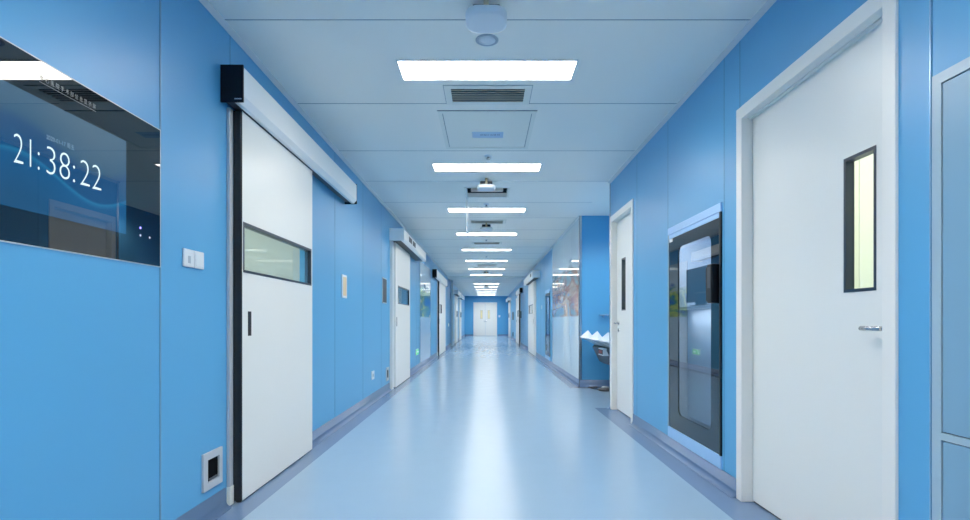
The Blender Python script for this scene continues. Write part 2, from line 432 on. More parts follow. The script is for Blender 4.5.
# rooms seen through the door panes
def side_room(name, side, y0, y1, depth, m, power, extra=None):
    mb = MB()
    xa, xb = side.x(-0.1), side.x(-0.1-depth)
    a, b = sorted((xa, xb))
    xf = xb
    fa, fb_ = sorted((xf, xf-side.s*0.05)); mb.box(fa, fb_, y0, y1, 0, 2.6, m)
    mb.box(a, b, y0-0.05, y0, 0, 2.6, m); mb.box(a, b, y1, y1+0.05, 0, 2.6, m)
    mb.box(a, b, y0, y1, -0.05, 0.0, 'floor'); mb.box(a, b, y0, y1, 2.6, 2.65, m)
    if extra: extra(mb, a, b)
    struct(mb.build(name))
    ld = bpy.data.lights.new('room_lamp', 'AREA'); ld.shape = 'RECTANGLE'; ld.size = 0.5; ld.size_y = 0.9; ld.energy = power; ld.color = (1, 0.98, 0.93)
    lo = bpy.data.objects.new('room_lamp', ld); COL.objects.link(lo); lo.location = ((a+b)/2, (y0+y1)/2, 2.57)
side_room('wall_room_1', LW, 2.7, 5.6, 1.5, 'green_wall', 17)
side_room('wall_room_2', LW, 8.3, 11.5, 1.4, 'green_wall', 10)
def strips(mb, a, b):
    for x in (a+0.42, a+0.62, a+0.72, a+0.95): mb.box(x, x+0.008, 3.34, 3.352, 0, 2.6, 'band')
side_room('wall_room_3', RW, 1.3, 3.35, 1.5, 'cream', 20, strips)
side_room('wall_room_4', RW, 5.0, 6.43, 0.7, 'cream', 14)

# ================================================================== SLIDING DOORS AND THEIR DRIVE HOUSINGS
def sliding_door(n, side, y0, y1, ztop, win, label, dark_edge, opening, handle_at=0.08, window_full=False, glass='pane'):
    """leaf hangs just off the wall face; win = (u0, u1, z0, z1)"""
    d = thing('door_%d' % n, (side.x(0.04), (y0+y1)/2, 0.0), label, 'sliding door', kind='structure')
    o0, o1 = 0.017, 0.067
    a, b = sorted((side.x(o0), side.x(o1)))
    mb = MB(); mb.grid_panel('x', a, b, (y0+0.004, y1), (0.012, ztop), [win] if win else [], 'white'); mb.build('door_leaf', d)
    if win:
        u0, u1, z0, z1 = win; w = 0.016
        f = MB()
        for (p0, p1, q0, q1) in ((u0, u1, z0, z0+w), (u0, u1, z1-w, z1), (u0, u0+w, z0+w, z1-w), (u1-w, u1, z0+w, z1-w)):
            side.box(f, p0, p1, o0+0.001, o1+0.002, q0, q1, 'navy')
        f = f.build('window_frame', d)
        g = MB(); side.box(g, u0+w, u1-w, 0.052, 0.056, z0+w, z1-w, glass); g.build('glass_pane', f)
    e = MB(); side.box(e, y0, y0+0.0045, o0-0.001, o1+0.0005, 0.012, ztop, 'rubber' if dark_edge else 'frame')
    if dark_edge: side.box(e, y0-0.006, y0+0.001, o0+0.004, o1-0.004, 0.03, ztop, 'rubber', 0.003)
    e.build('edge_seal', d)
    hz0, hz1 = 0.99, 1.14
    h = MB(); side.box(h, y0+handle_at, y0+handle_at+0.045, o1-0.004, o1+0.0025, hz0, hz1, 'black', 0.002)
    h.build('pull_handle', d)
    s = MB(); side.box(s, y0+0.01, y1-0.01, o0+0.01, o1-0.01, 0.002, 0.014, 'rubber'); s.build('bottom_seal', d)
    if dark_edge:
        j = MB(); side.box(j, y0-0.05, y0-0.008, 0.0, 0.02, 0.0, ztop, 'grey', 0.003); side.box(j, y0-0.053, y0-0.005, 0.0, 0.024, 0.0, 0.11, 'band', 0.004)
        j.build('door_jamb', d)
    else:
        j = MB(); side.box(j, y0-0.16, y0-0.10, 0.0, 0.05, 0.0, ztop, 'frame', 0.003); j.build('door_jamb', d)
    return d

def door_housing(side, y0, y1, z0, z1, depth, label, black_cap, squares=None, group=None):
    t = thing('door_housing', (side.x(0), (y0+y1)/2, z0), label, 'door operator', group)
    sgn = side.s
    prof = [(0, z0+0.03), (0, z1), (depth-0.012, z1), (depth, z1-0.012), (depth, z0+0.035), (depth-0.03, z0), (depth-0.055, z0), (depth-0.055, z0+0.03)]
    mb = MB(); mb.prism([(side.x(o), z) for o, z in prof], 'y', y0+0.012, y1-0.012, 'alu'); mb.build('cover', t)
    rl = MB(); side.box(rl, y0+0.02, y1-0.02, 0.012, depth-0.06, z0+0.012, z0+0.032, 'dark'); rl.build('running_rail', t)
    for k, (ya, yb) in enumerate(((y0, y0+0.012), (y1-0.012, y1))):
        c = MB(); side.box(c, ya, yb, 0, depth+0.002, z0-0.004, z1+0.002, ('black' if black_cap else 'alu'), 0.004); c = c.build('end_cap', t)
        if black_cap and k == 0:
            l = MB()
            for q in range(7):
                xx = side.x(depth-0.048+q*0.0058); l.box(min(xx, xx+sgn*.0042), max(xx, xx+sgn*.0042), y0-0.0008, y0+0.001, z0+0.012, z0+0.018, 'ring')
            l.build('cap_lettering', c)
    if squares:
        for a, b, c0, c1 in squares:
            q = MB(); side.box(q, a, b, depth-0.001, depth+0.003, c0, c1, 'dark', 0.001); q.build('sensor_window', t)
    return t

sliding_door(1, LW, 3.150, 4.425, 2.33, (3.165, 4.40, 1.372, 1.675), 'wide white sliding door with black leading edge beside the wall clock display', True, L_OPEN[0])
door_housing(LW, 3.025, 5.69, 2.335, 2.545, 0.131, 'white drive housing with black end cap over the sliding door beside the clock display', True)
sliding_door(2, LW, 8.50, 10.10, 2.335, (8.72, 9.98, 1.36, 1.66), 'white sliding door with square pane between blue wall and lake mural', False, L_OPEN[1])
door_housing(LW, 8.30, 11.28, 2.34, 2.527, 0.232, 'white housing with two dark sensor squares above the sliding door before the lake mural', False, [(8.83, 9.18, 2.40, 2.485), (9.30, 9.64, 2.40, 2.485)])
sliding_door(3, LW, 16.35, 18.9, 2.29, (16.45, 17.3, 1.31, 1.60), 'white sliding door with black leading edge just past the lake mural', True, None)
door_housing(LW, 14.92, 19.0, 2.295, 2.53, 0.124, 'white drive housing with black end cap just past the lake mural', True)
sliding_door(4, LW, 25.4, 27.0, 2.29, (25.7, 26.8, 1.26, 1.56), 'white sliding door beyond the pale full-height wall post', False, None)
door_housing(LW, 24.3, 27.3, 2.30, 2.49, 0.232, 'white door housing just beyond the pale full-height wall post', False)
sliding_door(5, LW, 29.4, 31.0, 2.29, (29.7, 30.8, 1.26, 1.56), 'last white sliding door on the clock side before the end wall', False, None)
door_housing(LW, 28.3, 31.3, 2.30, 2.49, 0.232, 'last white door housing on the clock side before the end wall', False)
sliding_door(6, RW, 16.45, 18.6, 2.31, (16.7, 18.3, 1.31, 1.60), 'white sliding door beyond the second glazed cabinet and the autumn mural', False, None)
door_housing(RW, 15.15, 18.7, 2.315, 2.515, 0.215, 'white door housing beyond the second glazed cabinet and the autumn mural', False, [(15.6, 15.95, 2.38, 2.47)])
sliding_door(7, RW, 23.75, 25.2, 2.26, (23.9, 24.9, 1.26, 1.56), 'white sliding door under the dark-capped housing on the sink side', True, None)
door_housing(RW, 22.4, 25.3, 2.265, 2.47, 0.13, 'slim white door housing with dark end cap on the sink side far down', True)
sliding_door(8, RW, 33.5, 35.2, 2.29, (33.8, 34.9, 1.26, 1.56), 'last white sliding door on the sink side before the end wall', False, None)
door_housing(RW, 32.4, 35.4, 2.30, 2.49, 0.232, 'last white door housing on the sink side before the end wall', False)

# ================================================================== SWING DOORS (right wall)
def swing_door(n, y0, y1, ztop, win, label, handle_y, lever_dir, fw=0.067):
    """y0..y1 outer frame; ztop outer height"""
    d = thing('door_%d' % n, (XR, (y0+y1)/2, 0), label, 'door', kind='structure')
    f = MB()
    RW.box(f, y0, y0+fw, -0.10, 0.012, 0.0, ztop, 'frame', 0.003); RW.box(f, y1-fw, y1, -0.10, 0.012, 0.0, ztop, 'frame', 0.004)
    RW.box(f, y0+fw-0.002, y1-fw+0.002, -0.10, 0.012, ztop-fw-0.006, ztop, 'frame', 0.003)
    RW.box(f, y0+fw-0.001, y1-fw+0.001, -0.054, -0.034, ztop-fw-0.014, ztop-fw+0.001, 'frame')
    f.build('door_frame', d)
    a, b = RW.x(-0.055), RW.x(-0.09)
    l = MB(); l.grid_panel('x', a, b, (y0+fw+0.004, y1-fw-0.004), (0.012, ztop-fw-0.010), [win], 'white'); l.build('door_leaf', d)
    s = MB(); RW.box(s, y0+fw+0.006, y1-fw-0.006, -0.086, -0.060, 0.002, 0.014, 'rubber'); s.build('bottom_seal', d)
    u0, u1, z0, z1 = win; w = 0.014
    g = MB()
    for (p0, p1, q0, q1) in ((u0, u1, z0, z0+w), (u0, u1, z1-w, z1), (u0, u0+w, z0+w, z1-w), (u1-w, u1, z0+w, z1-w)):
        RW.box(g, p0, p1, -0.092, -0.053, q0, q1, 'navy')
    g = g.build('window_frame', d)
    p = MB(); RW.box(p, u0+w, u1-w, -0.084, -0.080, z0+w, z1-w, 'pane'); p.build('glass_pane', g)
    xl = RW.x(-0.055)
    h = MB(); hz = 1.052
    h.tube([(xl, handle_y, hz), (xl-0.008, handle_y, hz)], 0.026, 'steel', 24)
    h.tube([(xl-0.007, handle_y, hz), (xl-0.050, handle_y, hz)], 0.009, 'steel', 12)
    h.tube([(xl-0.050, handle_y-lever_dir*0.008, hz), (xl-0.050, handle_y+lever_dir*0.06, hz), (xl-0.048, handle_y+lever_dir*0.108, hz)], 0.0095, 'steel', 12)
    h = h.build('door_handle', d)
    k = MB(); k.tube([(xl, handle_y, hz-0.085), (xl-0.007, handle_y, hz-0.085)], 0.024, 'steel', 24); k.tube([(xl-0.006, handle_y, hz-0.085), (xl-0.010, handle_y, hz-0.085)], 0.008, 'dark', 12)
    k.build('lock_rosette', d)
    return d
swing_door(9, 1.974, 3.233, 2.364, (2.160, 2.356, 1.207, 1.80), 'large white swing door with narrow cream-lit pane and steel lever', 2.075, 1)
swing_door(10, 5.527, 6.515, 2.355, (6.045, 6.224, 1.20, 1.81), 'narrow white swing door between glazed cabinet and sink alcove', 6.36, -1)

# plain white doors further down the right wall and the double door in the end wall
d = thing('door_11', (XR, 26.4, 0), 'plain white flush door far down on the sink side', 'door', kind='structure')
mb = MB(); RW.box(mb, 26.0, 26.05, 0, 0.03, 0, 2.2, 'frame', .004); RW.box(mb, 26.9, 26.95, 0, 0.03, 0, 2.2, 'frame', .004); RW.box(mb, 26.05, 26.9, 0, 0.03, 2.14, 2.2, 'frame', .004); mb.build('door_frame', d)
mb = MB(); RW.box(mb, 26.055, 26.895, 0, 0.012, 0.01, 2.135, 'white'); mb.build('door_leaf', d)
mb = MB(); RW.box(mb, 26.1, 26.13, 0.012, 0.05, 1.0, 1.12, 'steel', .004); mb.build('door_handle', d)

d = thing('door_12', (-0.075, YE, 0), 'white double door with two slim yellow panes in the end wall', 'double door', kind='structure')
mb = MB(); mb.box(-0.90, -0.84, YE-0.05, YE, 0, 2.35, 'frame', .004); mb.box(0.69, 0.75, YE-0.05, YE, 0, 2.35, 'frame', .004); mb.box(-0.84, 0.69, YE-0.05, YE, 2.28, 2.35, 'frame', .004); mb.build('door_frame', d)
for (a, b, w0, w1, hx) in ((-0.836, -0.079, -0.43, -0.25, -0.13), (-0.071, 0.686, 0.08, 0.26, -0.02)):
    lf = MB(); lf.box(a, b, YE-0.03, YE-0.001, 0.01, 2.275, 'white', .003); lf = lf.build('door_leaf', d)
    q = MB()
    for (p0, p1, z0, z1) in ((w0, w1, 1.19, 1.215), (w0, w1, 1.79, 1.815), (w0, w0+.02, 1.215, 1.79), (w1-.02, w1, 1.215, 1.79)): q.box(p0, p1, YE-0.036, YE-0.028, z0, z1, 'ring')
    q.build('window_frame', lf)
    q = MB(); q.box(w0+.02, w1-.02, YE-0.033, YE-0.029, 1.215, 1.79, 'yellowpane'); q.build('glass_pane', lf)
    q = MB(); q.box(hx-.05, hx+.05, YE-0.075, YE-0.06, 1.02, 1.05, 'steel', .004); q.box(hx-.01, hx+.01, YE-0.06, YE-0.03, 1.02, 1.05, 'steel'); q.build('door_handle', lf)

# ================================================================== CLOCK DISPLAY on the left wall
gy0, gy1, gz0, gz1 = 1.30, 2.463, 1.335, 1.967
disp = thing('clock_display', (XL, 1.885, 1.65), 'black glass wall display showing a digital clock reading 21:38:22', 'wall display')
mb = MB(); LW.box(mb, gy0, gy1, 0.0, 0.004, gz0, gz1, 'blackglass'); mb.build('glass_front', disp)
mb = MB()
for (a, b, c, e) in ((gy0-.004, gy1+.004, gz1, gz1+.004), (gy0-.004, gy1+.004, gz0-.004, gz0), (gy0-.004, gy0, gz0, gz1), (gy1, gy1+.004, gz0, gz1)): LW.box(mb, a, b, 0, 0.0045, c, e, 'grey')
mb.build('metal_edge', disp)
mb = MB(); LW.box(mb, 1.54, 2.23, 0.003, 0.0046, 1.447, 1.838, 'screen'); scr = mb.build('screen', disp)
XS = LW.x(0.0052)
for body, ya, yb in (('21:', 1.699, 1.797), ('38:', 1.826, 1.952), ('22', 1.978, 2.085)):
    text_mesh(body, 'clock_digits', scr, 'digits', (0, 1, 0), (0, 0, 1), (XS, ya, 1.592), yb-ya, 0.095, offset=-0.022)
text_mesh('2020-01-17 \u5468\u4e94', 'date_lettering', scr, 'dimtext', (0, 1, 0), (0, 0, 1), (XS, 1.825, 1.708), 0.124, 0.019)
text_mesh('\u4e2d \u5fc3 \u533b \u9662 \u624b \u672f \u90e8 \u4fe1 \u606f \u663e \u793a \u5c4f', 'title_lettering', disp, 'glasstext', (0, 1, 0), (0, 0, 1), (XS, 1.800, 1.902), 0.255, 0.019)
mb = MB(); LW.box(mb, 1.797, 2.057, 0.004, 0.0048, 1.894, 1.8955, 'glasstext'); mb.build('title_underline', disp)
for (y, z, m) in ((2.322, 1.490, 'dot_blue'), (2.322, 1.457, 'dot_white'), (2.386, 1.457, 'dot_white')):
    mb = MB(); mb.tube([(LW.x(0.003), y, z), (LW.x(0.0052), y, z)], 0.0045, m, 10); mb.build('emissive_dot', disp)  # small emissive dots set on the display glass

# light switches
for k, (y0, lab) in enumerate(((2.650, 'white wall switch with a grey key slot beside the clock display'), (2.745, 'white blank rocker wall switch next to the key-slot switch'))):
    t = thing('wall_switch', (XL, y0+.043, 1.40), lab, 'switch', 'wall switches beside the clock display')
    mb = MB(); LW.box(mb, y0, y0+0.088, 0, 0.012, 1.356, 1.446, 'gadget', .003); mb.build('switch_plate', t)
    if k == 0:
        mb = MB(); LW.box(mb, y0+.030, y0+.054, 0.011, 0.0135, 1.375, 1.412, 'ring', .002); mb.build('key_slot', t)
    else:
        mb = MB(); LW.box(mb, y0+.010, y0+.078, 0.011, 0.0145, 1.366, 1.436, 'gadget', .002); mb.build('rocker', t)

# foot-switch boxes recessed low in the wall
def foot_switch(yc, zc, label):
    t = thing('foot_switch', (XL, yc, zc), label, 'foot switch', 'steel foot switch boxes beside sliding doors')
    mb = MB(); h = 0.101
    mb.grid_panel('x', XL-0.001, XL+0.012, (yc-h, yc+h), (zc-h, zc+h), [(yc-0.058, yc+0.068, zc-0.062, zc+0.062)], 'grey'); mb.build('face_plate', t)
    mb = MB(); LW.box(mb, yc-.056, yc+.066, 0.0005, 0.002, zc-.06, zc+.06, 'pit'); mb.build('recess_shade', t)  # flat black sheet stands in for the shade inside the recess
    mb = MB(); LW.box(mb, yc-.04, yc+.05, 0.002, 0.010, zc-.057, zc-.045, 'dark', .002); mb.build('pedal', t)
    return t
foot_switch(2.930, 0.264, 'square steel foot switch box low on the wall below the wall switches')
foot_switch(8.12, 0.30, 'steel foot switch box low beside the second sliding door')

# small plates on the left wall past the first door
t = thing('card_reader', (XL, 5.65, 1.46), 'beige and white access reader panel on the blue wall', 'card reader')
mb = MB(); LW.box(mb, 5.56, 5.74, 0, 0.012, 1.342, 1.587, 'gadget', .003); mb.build('frame', t)
mb = MB(); LW.box(mb, 5.585, 5.715, 0.011, 0.014, 1.365, 1.565, 'beige', .002); mb.build('face', t)
t = thing('control_panel', (XL, 7.87, 1.56), 'dark grey upright control panel on the blue wall before the second sliding door', 'control panel')
mb = MB(); LW.box(mb, 7.72, 8.03, 0, 0.012, 1.37, 1.748, 'grey', .003); mb.build('frame', t)
mb = MB(); LW.box(mb, 7.735, 8.015, 0.011, 0.014, 1.385, 1.733, 'dark', .002); mb.build('face', t)
t = thing('wall_socket', (XL, 7.07, 0.38), 'small white wall socket low on the blue wall', 'socket')
mb = MB(); LW.box(mb, 7.0, 7.15, 0, 0.011, 0.325, 0.437, 'gadget', .003); mb.build('plate', t)
mb = MB(); LW.box(mb, 7.04, 7.11, 0.01, 0.0125, 0.36, 0.40, 'ring', .001); mb.build('pin_slots', t)
t = thing('exit_sign', (XL, 11.55, 0.46), 'green low-level exit light by the lake mural', 'exit sign')
mb = MB(); LW.box(mb, 11.36, 11.76, 0, 0.015, 0.39, 0.52, 'gadget', .003); mb.build('housing', t)
mb = MB(); LW.box(mb, 11.372, 11.748, 0.014, 0.017, 0.402, 0.508, 'exit'); mb.build('sign_face', t)
mb = MB()   # white running figure and arrow
LW.box(mb, 11.42, 11.46, 0.017, 0.0178, 0.42, 0.48, 'exitwhite'); LW.box(mb, 11.47, 11.51, 0.017, 0.0178, 0.485, 0.505, 'exitwhite')
mb.prism([(11.56, 0.445), (11.64, 0.445), (11.64, 0.425), (11.72, 0.455), (11.64, 0.485), (11.64, 0.465), (11.56, 0.465)], 'x', LW.x(.017), LW.x(.0178), 'exitwhite'); mb.build('arrow_mark', t)
t = thing('call_button', (XL, 21.2, 1.03), 'round white glowing button far down past the third sliding door', 'button')
mb = MB(); mb.tube([(XL, 21.2, 1.03), (XL+.02, 21.2, 1.03)], 0.06, 'exitwhite', 20); mb.build('button_cap', t)  # cap takes the sign's emissive white, so it glows
mb = MB(); mb.tube([(XL, 21.2, 1.03), (XL+.01, 21.2, 1.03)], 0.08, 'gadget', 20); mb.build('button_plate', t)

# ================================================================== MURAL GLASS PANELS
def mural(name, side, panes, z0, z1, m, label):
    t = thing(name, (side.x(0), (panes[0]+panes[-1])/2, 0), label, 'glass mural')
    for a, b in zip(panes[:-1], panes[1:]):
        mb = MB(); side.box(mb, a+0.002, b-0.002, 0.002, 0.010, z0, z1, m); mb.build('glass_pane', t)
    for a, b in ((panes[0]-.012, panes[0]-.001), (panes[-1]+.001, panes[-1]+.012)):
        mb = MB(); side.box(mb, a, b, 0.001, .014, z0, z1, 'steel'); mb.build('edge_strip', t)
    return t
mural('glass_mural', RW, [8.74, 9.6, 10.45, 11.3, 12.2], 0.113, 2.772, 'mural_right', 'full-height white glass wall panels with a russet autumn landscape')
mural('glass_mural', LW, [12.1, 13.2, 14.3], 0.113, 2.45, 'mural_left', 'tall glass wall panel with a blue and green lake picture')

# ================================================================== GLAZED EQUIPMENT CABINETS (right wall)
def rounded_border(mb, xf, xb, outer, inner, r, m):
    """printed glass border: rectangle with a rounded-corner opening"""
    i = mb.mi(m); bm = bmesh.new()
    a0, a1, b0, b1 = outer; u0, u1, v0, v1 = inner
    cor = [((u1-r, v1-r), 0, (a1, b1)), ((u0+r, v1-r), PI/2, (a0, b1)), ((u0+r, v0+r), PI, (a0, b0)), ((u1-r, v0+r), 1.5*PI, (a1, b0))]
    fr, bk = [], []
    for x, store in ((xf, fr), (xb, bk)):
        for c, s0, o in cor:
            store.append((bm.verts.new((x, o[0], o[1])), [bm.verts.new((x, c[0]+r*math.cos(s0+q/8*PI/2), c[1]+r*math.sin(s0+q/8*PI/2))) for q in range(9)]))
    for st in (fr, bk):
        for k in range(4):
            o, arc = st[k]; o2, arc2 = st[(k+1) % 4]
            for q in range(8): bm.faces.new([o, arc[q], arc[q+1]])
            bm.faces.new([o, arc[-1], arc2[0], o2])
    L = lambda st: [v for _, arc in st for v in arc]
    A, B = L(fr), L(bk)
    for j in range(len(A)): bm.faces.new([A[j], A[(j+1) % len(A)], B[(j+1) % len(B)], B[j]])
    for k in range(4): bm.faces.new([fr[k][0], fr[(k+1) % 4][0], bk[(k+1) % 4][0], bk[k][0]])
    bmesh.ops.recalc_face_normals(bm, faces=bm.faces)
    mb._merge(bm, i)

def glazed_cabinet(c, label, back):
    y0, y1, z0, z1 = c
    t = thing('glazed_cabinet', (XR, (y0+y1)/2, z0), label, 'cabinet', 'glazed wall cabinets')
    m = MB()
    RW.box(m, y0+.001, y1-.001, -0.42, -0.41, z0, z1, 'interior')
    RW.box(m, y0+.001, y0+.012, -0.41, -0.02, z0, z1, 'interior'); RW.box(m, y1-.012, y1-.001, -0.41, -0.02, z0, z1, 'interior')
    RW.box(m, y0+.012, y1-.012, -0.41, -0.02, z0, z0+.012, 'interior'); RW.box(m, y0+.012, y1-.012, -0.41, -0.02, z1-.012, z1, 'interior')
    m.build('carcass', t)
    ld = bpy.data.lights.new('cabinet_fill', 'AREA'); ld.shape = 'RECTANGLE'; ld.size = 0.05; ld.size_y = 0.6; ld.energy = 9  # added fill lights, no fitting behind them, to brighten the cabinet inside
    lo = bpy.data.objects.new('cabinet_fill', ld); COL.objects.link(lo); lo.location = (RW.x(-.05), (y0+y1)/2, z1-.02)
    lo = lo.copy(); lo.data = lo.data.copy(); lo.data.energy = 2.6; COL.objects.link(lo); lo.location = (RW.x(-.028), (y0+y1)/2, 1.17)
    m = MB(); RW.box(m, y0+.012, y1-.012, -0.40, -0.03, 1.175, 1.195, 'silver', .003); RW.box(m, y0+.10, y1-.10, -0.13, -0.12, 0.30, 1.175, 'silver'); m.build('shelf', t)
    m = MB(); RW.box(m, y0-.004, y1+.004, -0.01, 0.010, z1-.055, z1+.004, 'lightblue', .003); m.build('top_rail', t)
    m = MB(); RW.box(m, y0-.004, y1+.004, -0.01, 0.010, z0-.002, z0+.085, 'lightblue', .003); m.build('bottom_rail', t)
    m = MB(); RW.box(m, y0-.004, y0+.018, -0.01, 0.012, z0+.085, z1-.055, 'black', .002); m.build('side_rail', t)
    m = MB(); RW.box(m, y1-.010, y1+.004, -0.01, 0.010, z0+.085, z1-.055, 'cabframe', .002); m.build('side_rail', t)
    # door: black printed border glass with a clear window
    a0, a1, b0, b1 = y0+.020, y1-.011, z0+.087, z1-.09
    w = (y0+.16, y1-.22, 0.33, 1.67)
    dr = MB(); rounded_border(dr, RW.x(.004), RW.x(-.008), (a0, a1, b0, b1), w, 0.06, 'blackglass'); dr = dr.build('glass_door', t)
    m = MB(); RW.box(m, w[0], w[1], -0.004, 0.0, w[2], w[3], 'smoked'); m.build('clear_window', dr)
    m = MB(); RW.box(m, a0, a1, -0.006, 0.006, z1-.088, z1-.057, 'lightblue', .002); m.build('door_rail', dr)
    m = MB(); RW.box(m, y1-.10, y1-.03, 0.004, 0.008, z1-.118, z1-.092, 'gadget', .001); m.build('door_clip', dr)
    return t
glazed_cabinet(CAB, 'tall black glass cabinet set in the wall beside the large white swing door', True)
glazed_cabinet(CAB2, 'second tall black glass cabinet, just beyond the autumn mural', True)
# monitor and handset terminal inside the near cabinet
def cab_contents():
    t = thing('monitor', (XR+.08, 4.06, 1.195), 'flat dark monitor standing inside the black glass cabinet', 'monitor')
    m = MB(); m.box(XR+.075, XR+.095, 3.86, 4.27, 1.225, 1.49, 'black', .004); m.build('bezel', t)
    m = MB(); m.box(XR+.072, XR+.076, 3.875, 4.255, 1.24, 1.475, 'interior_dark'); m.build('screen', t)
    m = MB(); m.box(XR+.095, XR+.12, 4.04, 4.08, 1.2, 1.40, 'dark', .004); m.box(XR+.06, XR+.16, 3.97, 4.15, 1.195, 1.205, 'dark', .003); m.build('stand', t)
    t = thing('tablet', (XR+.045, 3.9, 1.195), 'small dark tablet leaning before the monitor in the glass cabinet', 'tablet')
    m = MB(); m.box(XR+.040, XR+.050, 3.80, 4.00, 1.195, 1.295, 'dark', .003); m.build('case', t)
    m = MB(); m.box(XR+.038, XR+.041, 3.81, 3.99, 1.205, 1.285, 'interior_dark'); m.build('screen', t)
    t = thing('terminal', (XR, 3.57, 1.33), 'black upright terminal box on the front of the glass cabinet', 'terminal')
    m = MB(); RW.box(m, 3.50, 3.57, 0.004, 0.050, 1.20, 1.46, 'black', .008); m.build('case', t)
    m = MB(); RW.box(m, 3.575, 3.64, 0.004, 0.030, 1.215, 1.45, 'black', .006); m.build('handset', t)
    m = MB(); RW.box(m, 3.51, 3.56, 0.049, 0.052, 1.30, 1.44, 'dark', .001); m.build('display', t)
cab_contents()

# distribution cabinet near the viewer, right wall
t = thing('distribution_cabinet', (XR, 1.36, 0.1), 'flush blue-grey two-door wall cabinet beside the large swing door', 'cabinet')
cy0, cy1, cz0, cz1 = 0.90, 1.811, 0.113, 1.916
m = MB(); m.grid_panel('x', XR-0.012, XR, (cy0, cy1), (cz0, cz1), [(cy0+.036, cy1-.036, 0.684+.002, 0.684-.002), (cy0+.036, cy1-.036, cz0+.036, 0.684), (cy0+.036, cy1-.036, 0.708, cz1-.036)], 'cabframe'); m.build('frame', t)
m = MB(); RW.box(m, cy0+.036, cy1-.036, 0, 0.001, cz0+.03, cz1-.03, 'navy'); m.build('dark_gap', t)
for (za, zb) in ((cz0+.039, 0.680), (0.712, cz1-.040)):
    m = MB(); RW.box(m, cy0+.040, cy1-.0405, 0.0005, 0.0105, za, zb, 'cabblue', .002); dd = m.build('door', t)
    m = MB(); RW.box(m, cy0+.055, cy0+.085, 0.010, 0.020, (za+zb)/2-.05, (za+zb)/2+.05, 'steel', .003); m.build('handle', dd)

# items far down the right wall
t = thing('wall_switch', (XR, 14.6, 1.53), 'white wall switch beside the second glazed cabinet', 'switch')
m = MB(); RW.box(m, 14.55, 14.65, 0, .012, 1.48, 1.58, 'gadget', .003); m.build('switch_plate', t)
m = MB(); RW.box(m, 14.565, 14.635, 0.011, .015, 1.495, 1.565, 'gadget', .002); m.build('rocker', t)
for (y0, y1, z0, z1, lab) in ((23.15, 23.65, 1.33, 1.63, 'dark wall control panel beneath the dark-capped door housing'),
                              (29.8, 30.8, 1.30, 1.75, 'dark wall control panel between the plain flush door and the last sliding door'),
                              (30.0, 30.4, 0.35, 0.60, 'low dark wall box near the end wall on the sink side')):
    t = thing('control_panel', (XR, (y0+y1)/2, (z0+z1)/2), lab, 'control panel')
    m = MB(); RW.box(m, y0, y1, 0, 0.03, z0, z1, 'dark', .004); m.build('case', t)
    m = MB(); RW.box(m, y0+.03, y1-.03, 0.029, 0.033, z0+.03, z1-.03, 'black', .002); m.build('face', t)
t = thing('wall_switch', (0.92, YE, 1.38), 'white wall switch beside the double door in the end wall', 'switch')
m = MB(); m.box(0.86, 0.98, YE-.015, YE, 1.31, 1.46, 'gadget', .003); m.build('switch_plate', t)
m = MB(); m.box(0.88, 0.96, YE-.019, YE-.014, 1.33, 1.44, 'gadget', .002); m.build('rocker', t)

# ================================================================== SCRUB SINKS IN THE ALCOVE
t = thing('scrub_sink', (ALX, 7.66, 0.45), 'white three-bay scrub sink with dark underbody in the alcove', 'sink')
def basin(ya, yb):
    mb = MB(); i = mb.mi('ceramic'); bm = mb.bm; N = 28
    rows = []
    for a in range(N+1):
        u = a/N; e = abs(2*u-1); y = ya+(yb-ya)*u
        k = e**4; bot = 0.73+0.11*k; tz = 0.775+0.185*k
        lip = 0.845+0.012*k
        prof = [(ALX-.002, 0.93), (ALX-.03, 0.93), (ALX-.06, bot+.06), (ALX-.16, bot), (1.73, bot), (1.635, tz), (1.517, lip+.006), (1.507, lip+.004), (1.504, lip), (1.512, lip-.008), (1.79, 0.70), (ALX-.002, 0.66)]
        rows.append([bm.verts.new((x, y, z)) for x, z in prof])
    for a in range(N):
        for k in range(len(rows[0])-1):
            f = bm.faces.new([rows[a][k], rows[a+1][k], rows[a+1][k+1], rows[a][k+1]]); f.material_index = i; f.smooth = False
    for r in (rows[0], rows[-1]):
        f = bm.faces.new(r); f.material_index = i
    bmesh.ops.recalc_face_normals(bm, faces=bm.faces)
    bs = mb.build('basin', t)
    q = MB(); yc = (ya+yb)/2
    q.tube([(ALX-.01, yc, 1.12), (ALX-.12, yc, 1.12), (ALX-.19, yc, 1.10), (ALX-.21, yc, 1.05)], 0.013, 'steel', 12); q.build('tap', bs)
for ya, yb in ((7.806, 8.52), (7.106, 7.80), (6.60, 7.10)): basin(ya, yb)
m = MB(); m.prism([(ALX-.004, 0.655), (1.82, 0.69), (1.72, 0.732), (1.69, 0.70), (1.80, 0.47), (1.86, 0.44), (ALX-.004, 0.43)], 'y', 6.66, 8.45, 'dark'); m.build('underbody', t)
for yk in (7.62,):
    m = MB(); m.box(1.645, 1.74, yk-.16, yk+.16, 0.615, 0.715, 'gadget', .004); c = m.build('control_box', t)
    m = MB(); m.box(1.640, 1.647, yk-.14, yk+.14, 0.632, 0.70, 'black', .002); m.build('control_face', c)
    for q in (-.08, .02):
        m = MB(); m.box(1.635, 1.642, yk+q, yk+q+.06, 0.65, 0.685, 'red', .002); m.build('button', c)
t = thing('foot_pedal', (1.83, 8.2, 0), 'grey foot pedal with cable on the floor under the sink', 'foot pedal')
m = MB(); m.lathe(1.84, 8.2, [(0.10, 0.0), (0.11, 0.015), (0.09, 0.035), (0.03, 0.05)], 'dark', 20); m.build('base', t)
m = MB(); m.lathe(1.84, 8.2, [(0.055, 0.045), (0.055, 0.058), (0.04, 0.064)], 'ring', 16); m.build('button', t)
